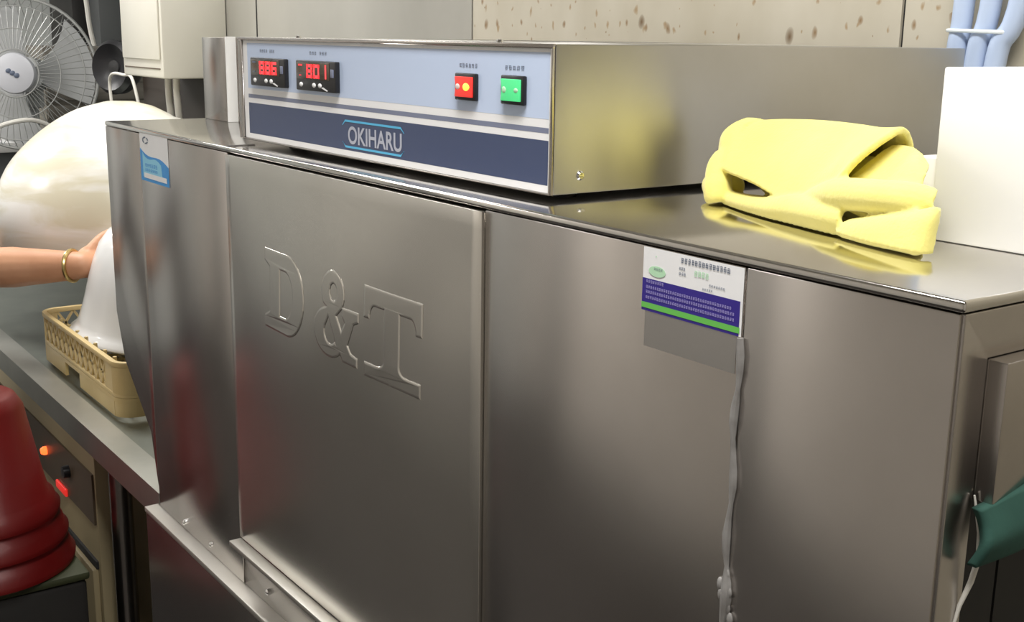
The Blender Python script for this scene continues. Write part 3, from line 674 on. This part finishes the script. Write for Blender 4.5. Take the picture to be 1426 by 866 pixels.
for ys, nn in ((ry0+.001, (0, 1, 0)), (ry1-.001, (0, -1, 0))):
    LT[0] = MB(); a, b_ = rx0+.035, rx1-.075; st = (b_-a)/n
    for k in range(n):
        bar((a+k*st, ys, z0), (a+(k+1)*st, ys, z1), .005, nn); bar((a+(k+1)*st, ys, z0), (a+k*st, ys, z1), .005, nn)
    LT[0].box(rx1-.076, rx1-.034, min(ys, ys+nn[1]*.005), max(ys, ys+nn[1]*.005), z0, z1); LT[0].build('lattice_side', M['rack'], RK, weld=False)
for xs, nn in ((rx0+.001, (1, 0, 0)), (rx1-.001, (-1, 0, 0))):
    LT[0] = MB(); a, b_ = ry0+.035, ry1-.035; st = (b_-a)/n
    for k in range(n):
        bar((xs, a+k*st, z0), (xs, a+(k+1)*st, z1), .005, nn); bar((xs, a+(k+1)*st, z0), (xs, a+k*st, z1), .005, nn)
    LT[0].build('lattice_side', M['rack'], RK, weld=False)
gr = MB()
for k in range(13):
    x = rx0+.03+k*(rx1-rx0-.06)/12; gr.box(x-.002, x+.002, ry0+.005, ry1-.005, rz+.028, rz+.034)
    y = ry0+.03+k*(ry1-ry0-.06)/12; gr.box(rx0+.005, rx1-.005, y-.002, y+.002, rz+.028, rz+.034)
gr.build('floor_grid', M['rack'], RK, weld=False)
for i in range(8):
    for j in range(2): MB().tube([(rx0+.05+i*.059, ry0+.03+j*.43, rz+.03), (rx0+.05+i*.059, ry0+.03+j*.43, rz+.088)], .004, 6).build('peg', M['rack'], RK)
for j in range(6): MB().tube([(rx1-.03, ry0+.06+j*.05, rz+.03), (rx1-.03, ry0+.06+j*.05, rz+.095)], .004, 6).build('peg', M['rack'], RK)

# bowl standing upside down in the rack
bc = Vector((-1.755, .250, rz+.056)); bax = Vector((.07, .09, 1)).normalized()
prof = [(.164, 0), (.169, .004), (.168, .010), (.158, .017), (.152, .03), (.146, .055), (.141, .085), (.136, .12), (.129, .155), (.119, .19), (.103, .217), (.075, .234), (.001, .238)]
inn = [(.001, .232), (.072, .228), (.098, .212), (.113, .187), (.123, .154), (.130, .12), (.135, .085), (.140, .055), (.146, .03), (.158, .004)]
bw = MB(); pr = inn+prof
bw.lathe(inn[::1]+prof, bc, bax, 48)
tag(bw.build('bowl', M['china'], angle=1.0), 'deep white bowl turned upside down in the beige rack beside the hand', 'bowl')

# big basin held above the rack
dc = Vector((-2.19, .27, 1.20))
dax = Vector((.088, -.634, .768)).normalized()
prof = [(.262, -.02), (.272, -.018), (.274, -.012), (.268, -.004), (.262, .004), (.255, .025), (.240, .058), (.218, .088), (.185, .118), (.14, .143), (.09, .158), (.04, .164), (.001, .165)]
inn = [(.001, .159), (.09, .152), (.138, .137), (.180, .113), (.212, .084), (.234, .054), (.249, .022), (.256, -.004)]
tag(MB().lathe(inn+prof, dc, dax, 64).build('basin', M['basin'], angle=1.0), 'large cream white basin held bottom up over the rack, behind the bare arm', 'basin')

# ------------------------------------------------------------------ the worker
def limb(mb, pts, rr, n=16, k=6):
    P = spline(pts, k); m_ = len(P); R_ = []
    for i in range(m_):
        t = i/(m_-1)*(len(rr)-1); a = min(int(t), len(rr)-2); R_.append(rr[a]+(rr[a+1]-rr[a])*(t-a))
    mb.tube(P, R_, n)
    mb.ball(P[0], R_[0], 12, 8); mb.ball(P[-1], R_[-1], 12, 8)
def skin_over(mb, voxel, it, name, mt, parent):
    t = bpy.data.meshes.new('t'); t.from_pydata(mb.v, [], mb.f)
    r = evaluated(t, [('REMESH', dict(mode='VOXEL', voxel_size=voxel)), ('SMOOTH', dict(factor=.5, iterations=it))])
    return MB().add([tuple(v.co) for v in r.vertices], [list(p.vertices) for p in r.polygons]).build(name, mt, parent, angle=3, weld=False)
PW = empty('person', (-2.12, -.46, 0)); tag(PW, 'person at the left edge reaching a bare forearm with a wristband over the rack', 'person')
SHR, SHL = Vector((-1.94, -.27, 1.33)), Vector((-2.30, -.27, 1.33))
ELR, WRR = Vector((-1.985, -.035, 1.082)), Vector((-1.812, .128, 1.100))
ELL, WRL = Vector((-2.46, -.19, 1.08)), Vector((-2.345, -.02, 1.025))
bd = MB()
limb(bd, [SHR, ELR], [.050, .042]); limb(bd, [ELR, ELR.lerp(WRR, .35), WRR], [.042, .043, .027])
limb(bd, [SHL, ELL], [.050, .042]); limb(bd, [ELL, ELL.lerp(WRL, .35), WRL], [.042, .043, .028])
for y0, z0, y1, z1, ra, rb_ in ((-.46, .92, -.40, 1.10, .135, .130), (-.40, 1.10, -.30, 1.34, .130, .125)):
    for k in range(9):
        t = k/8; bd.ball((-2.12, y0+(y1-y0)*t, z0+(z1-z0)*t), (.165+.02*t, .105, .10), 20, 12)
limb(bd, [SHL, (-2.12, -.29, 1.37), SHR], [.055, .07, .055])
limb(bd, [(-2.12, -.28, 1.38), (-2.12, -.23, 1.47)], [.056, .052])
HC = Vector((-2.12, -.19, 1.565))
bd.ball(HC, (.073, .092, .108), 24, 16); bd.ball(HC+Vector((0, .045, -.055)), (.050, .050, .055), 18, 12)
bd.ball(HC+Vector((0, .098, -.012)), (.013, .020, .020), 10, 8); bd.ball(HC+Vector((0, .088, -.055)), (.024, .012, .008), 10, 8)
for sx in (-1, 1):
    bd.ball(HC+Vector((.073*sx, -.005, -.005)), (.010, .020, .030), 10, 8)
    limb(bd, [(-2.12+.09*sx, -.46, .90), (-2.12+.10*sx, -.44, .50), (-2.12+.105*sx, -.47, .09)], [.085, .060, .042])
    limb(bd, [(-2.12+.105*sx, -.48, .05), (-2.12+.11*sx, -.34, .035)], [.042, .034])
def finger(pts, r): limb(bd, pts, [r, r*.95, r*.8], 10, 4)
# right hand laid round the far left side of the bowl
bd.ball((-1.842, .165, 1.100), (.022, .046, .038), 16, 12); limb(bd, [WRR, (-1.842, .165, 1.10)], [.027, .030])
for k, (dz, ln) in enumerate(((.034, .92), (.013, 1.0), (-.008, .95), (-.028, .78))):
    a0, a1, a2 = [math.radians(v) for v in (150, 186 if ln > .8 else 180, 150+72*-0+0)]
    pts = []
    for q in range(4):
        an = math.radians(203-q*17*ln); rad_ = .160
        pts.append((bc.x+rad_*math.cos(an), bc.y-rad_*math.sin(an)*-1, 1.10+dz))
    finger([(-1.852, .19, 1.10+dz*.9)]+pts[1:], .0095)
finger([(-1.830, .150, 1.128), (-1.842, .180, 1.150), (-1.852, .210, 1.160)], .0105)
# left hand under the lower edge of the basin
rimL = dc+dax*-.006-Vector((.099, .198, .153))
bd.ball(WRL.lerp(rimL, .55), (.036, .040, .018), 16, 12); limb(bd, [WRL, WRL.lerp(rimL, .5)], [.028, .026])
for k in range(4):
    b0 = WRL.lerp(rimL, .75)+Vector((-.030+.020*k, .004*k, -.004)); finger([b0, b0+Vector((.008, .040, -.012)), b0+Vector((.018, .068, .006)), b0+Vector((.020, .078, .030))], .009)
b0 = WRL.lerp(rimL, .4)+Vector((.024, 0, .012)); finger([b0, b0+Vector((.018, .030, .030)), b0+Vector((.022, .052, .058))], .010)
body = skin_over(bd, .0042, 4, 'body', M['skin'], PW)
sh = MB()
limb(sh, [SHR, SHR.lerp(ELR, .62)], [.066, .058]); limb(sh, [SHL, SHL.lerp(ELL, .62)], [.066, .058])
for y0, z0, y1, z1 in ((-.47, .84, -.40, 1.10), (-.40, 1.10, -.30, 1.34)):
    for k in range(9):
        t = k/8; sh.ball((-2.12, y0+(y1-y0)*t, z0+(z1-z0)*t), (.183+.018*t, .122, .105), 20, 12)
limb(sh, [SHL, (-2.12, -.295, 1.365), SHR], [.066, .08, .066])
skin_over(sh, .008, 4, 'shirt', M['shirt'], PW)
tr = MB()
for sx in (-1, 1): limb(tr, [(-2.12+.085*sx, -.46, .88), (-2.12+.10*sx, -.44, .50), (-2.12+.105*sx, -.47, .12)], [.112, .080, .062])
tr.ball((-2.12, -.465, .90), (.205, .145, .12), 20, 12); tr.ball((-2.12, -.465, .82), (.20, .14, .11), 20, 12)
skin_over(tr, .008, 3, 'trousers', M['trouser'], PW)
for sx in (-1, 1):
    MB().ball((-2.12+.108*sx, -.42, .042), (.055, .13, .042), 18, 10).build('shoe', M['black'], PW)
    MB().ball(HC+Vector((.028*sx, .084, .012)), (.011, .007, .007), 12, 8).build('eye', M['hair'], PW)
ha = MB(); ha.ball(HC+Vector((0, -.012, .022)), (.083, .098, .098), 24, 14); ha.ball(HC+Vector((0, -.05, -.03)), (.078, .060, .08), 18, 12)
skin_over(ha, .006, 3, 'hair', M['hair'], PW)
wd = (WRR-ELR).normalized(); wc = WRR-wd*.022; u_ = wd.orthogonal().normalized(); v_ = wd.cross(u_)
MB().tube([wc+(u_*math.cos(a*math.pi/12)+v_*math.sin(a*math.pi/12))*.0315 for a in range(24)], .0045, 8, closed=True).build('wristband', M['gold'], PW)

# ------------------------------------------------------------------ red basins on a crate
CR = (-1.462, -.172)
cb = empty('crate', (CR[0], CR[1], 0)); tag(cb, 'dark olive crate in front of the dish table carrying red basins', 'crate')
MB().box(CR[0]-.15, CR[0]+.13, CR[1]-.15, CR[1]+.14, 0, .640).build('shell', M['dark'], cb, bevel=.01)
MB().box(CR[0]-.155, CR[0]+.134, CR[1]-.155, CR[1]+.144, .640, .655).build('lid', M['crate'], cb, bevel=.005)
for i, (nm, r, z0) in enumerate((('lowest red plastic basin of the stack, its wide rim on the crate', .152, .6555), ('middle red plastic basin of the upturned stack', .143, .700), ('topmost red plastic basin of the upturned stack', .132, .745))):
    hgt = .215; pr = [(r-.010, 0), (r, .002), (r+.001, .012), (r-.006, .020), (r-.008, .030), (r-.018, .036), (r*.55+.012, hgt-.02), (r*.55, hgt), (r*.5, hgt+.004), (.001, hgt+.004)]
    inn = [(.001, hgt), (r*.5-.003, hgt-.002), (r*.55+.006, hgt-.024), (r-.024, .034), (r-.013, .012)]
    tag(MB().lathe(inn+pr, (CR[0], CR[1], z0), (0, 0, 1), 48).build('basin', M['red'], angle=.9), nm, 'basin', 'red basins on the crate')

# ------------------------------------------------------------------ teal cloth at the exit
tc = MB()
rows = []
for k in range(9):
    y = .024+k*.032; lift = -.002+.055*(k/8)
    rows.append([Vector((.2885+.009*min(1, k/2), y, 1.319+lift)), Vector((.292+.010*min(1, k/2), y+.002, 1.310+lift)), Vector((.293+.010*min(1, k/2)+.002*math.sin(k*1.7+1), y+.001, 1.298+lift*.8)), Vector((.289+.009*min(1, k/2)+.002*math.sin(k*2.4), y, 1.284+lift*.6))])
R_ = [spline(r, 5) for r in rows]; C_ = [spline([r[j] for r in R_], 5) for j in range(len(R_[0]))]
nj, ni = len(C_), len(C_[0]); vs = [C_[j][i] for i in range(ni) for j in range(nj)]; vs += [Vector((v.x-.006, v.y, v.z)) for v in vs]; K = ni*nj
fs = []
for i in range(ni-1):
    for j in range(nj-1): a = i*nj+j; fs += [(a, a+1, a+nj+1, a+nj), (K+a, K+a+nj, K+a+nj+1, K+a+1)]
    for a in (i*nj, i*nj+nj-1): fs.append((a, a+nj, K+a+nj, K+a))
for j in range(nj-1):
    for a in (j, (ni-1)*nj+j): fs.append((a, a+1, K+a+1, K+a))
tag(tc.add(vs, fs).build('cloth', M['teal'], angle=3), 'dark teal green cloth hanging over the flap at the right end', 'cloth')

# ------------------------------------------------------------------ far left background
FC = Vector((-4.0, .56, 1.41)); FN = Vector((.85, -.50, .06)).normalized()
FA = empty('fan', (FC.x-.12, FC.y+.07, 0)); tag(FA, 'grey pedestal fan with round wire guard at the far left', 'fan')
fu = FN.orthogonal().normalized(); fu = Vector((0, 0, 1)); fu = (fu-FN*fu.dot(FN)).normalized(); fv = FN.cross(fu)
def fp(r, a, h): return FC+FN*h+(fu*math.cos(a)+fv*math.sin(a))*r
gd = MB()
for r, h, t in ((.272, -.02, .006), (.24, .035, .002), (.16, .055, .002), (.085, .062, .003)): gd.tube([fp(r, 2*math.pi*k/48, h) for k in range(48)], t, 6, closed=True)
for k in range(60):
    a = 2*math.pi*k/60; gd.tube([fp(.08, a, .062), fp(.16, a, .055), fp(.24, a, .035), fp(.272, a, -.02)], .0013, 4)
gd.build('front_guard', M['fan_wire'], FA)
gb = MB()
for k in range(40):
    a = 2*math.pi*k/40; gb.tube([fp(.05, a, -.10), fp(.2, a, -.10), fp(.272, a, -.025)], .0013, 4)
gb.build('rear_guard', M['fan_wire'], FA)
MB().lathe([(.001, -.03), (.068, -.03), (.074, 0), (.070, .012), (.05, .018), (.001, .02)], FC+FN*.062, FN, 32).build('hub_cap', M['fan_hub'], FA)
em = MB(); 
for k in range(3):
    c0 = FC+FN*.0825+fv*(-.014+.014*k)+fu*(-.008+.008*k); em.ball(c0, (.004, .012, .009), 10, 6)
em.build('hub_emblem', M['ink'], FA)
for k in range(3):
    pts_f, pts_b = [], []
    a0 = 2*math.pi*k/3+.5
    grid = []
    for i in range(7):
        r = .05+.205*i/6
        row = []
        for j in range(7):
            a = a0+(j/6-.5)*(1.0+.35*i/6)+.25*i/6; row.append(fp(r, a, -.045+.04*(j/6-.5)*(1.2-.5*i/6)))
        grid.append(row)
    vs = [q for row in grid for q in row]; n1 = len(vs); vs += [q-FN*.004 for q in vs]; fs = []
    for i in range(6):
        for j in range(6): a = i*7+j; fs += [(a, a+1, a+8, a+7), (n1+a, n1+a+7, n1+a+8, n1+a+1)]
        for a in (i*7, i*7+6): fs.append((a, a+7, n1+a+7, n1+a))
    for j in range(6):
        for a in (j, 42+j): fs.append((a, a+1, n1+a+1, n1+a))
    MB().add(vs, fs).build('blade', M['fan'], FA)
MB().lathe([(.001, -.22), (.05, -.21), (.065, -.16), (.065, -.06), (.03, -.05)], FC, FN, 24).build('motor', M['fan'], FA)
px_, py_ = FC.x-.12, FC.y+.07
MB().tube([(px_, py_, .03), (px_, py_, 1.30)], .017, 14).build('pole', M['fan'], FA)
MB().lathe([(.19, 0), (.19, .012), (.16, .03), (.03, .05), (.02, .08)], (px_, py_, 0), n=36).build('base', M['fan'], FA)
MB().box(px_-.03, px_+.04, py_-.03, py_+.03, 1.28, 1.36).build('neck', M['fan'], FA, bevel=.008)

LK = empty('locker', (-4.85, 1.33, 0)); tag(LK, 'dark grey metal locker standing behind the slatted box and fan', 'locker')
MB().box(-5.1, -4.62, 1.045, 1.70, .0, 2.2).build('casing', M['greydoor'], LK, bevel=.004)
MB().box(-4.622, -4.612, 1.045, 1.365, .05, 2.16).build('door', M['greydoor'], LK, bevel=.003); MB().box(-4.622, -4.612, 1.37, 1.69, .05, 2.16).build('door', M['greydoor'], LK, bevel=.003)
tag(MB().box(-5.1, -4.75, .972, 1.034, 0, 2.3).build('dark_gap', M['dark'], bevel=.004), 'black shade of the gap beside the dark grey locker, built as a box', 'dark_gap')  # dark box in place of the shade in the gap
CT = empty('counter', (-4.4, .95, 0)); tag(CT, 'grey counter by the far left wall under the slatted box', 'counter')
MB().box(-4.60, -4.315, .20, 1.70, 1.095, 1.135).build('worktop', M['enamel'], CT, bevel=.004)
MB().box(-4.585, -4.335, .22, 1.68, .0, 1.095).build('front', M['greydoor'], CT, bevel=.004)
BXX = empty('slatted_box', (-4.42, .95, 1.1355)); tag(BXX, 'grey brown slatted box on the counter behind the fan', 'box')
MB().box(-4.55, -4.30, .72, 1.25, 1.1355, 1.505).build('shell', M['card'], BXX, bevel=.005)
for k in range(5): MB().box(-4.30, -4.292, .725, 1.245, 1.155+k*.070, 1.205+k*.070).build('slat', M['card'], BXX, bevel=.002)
tag(MB().tube(spline([(-4.45, .92, 2.2), (-4.45, .935, 1.85), (-4.45, .948, 1.67), (-4.45, .955, 1.58), (-4.45, .968, 1.507)], 6), .010, 8).build('cord', M['hose']), 'pale cord hanging down beside the black gap onto the slatted box', 'cord')
tag(MB().tube(spline([(-3.8396, 0.2532, 1.0786), (-3.8396, 0.3099, 1.1542), (-3.8585, 0.3855, 1.1967), (-3.849, 0.4422, 1.2345), (-3.8396, 0.5226, 1.2534), (-3.849, 0.584, 1.244), (-3.8585, 0.6312, 1.2109), (-3.8585, 0.6596, 1.1259), (-3.8396, 0.6596, 0.5), (-3.8196, 0.6596, 0.012)], 6), .008, 8).build('cable', M['hose']), 'pale cable arching in front of the fan pole', 'cable')
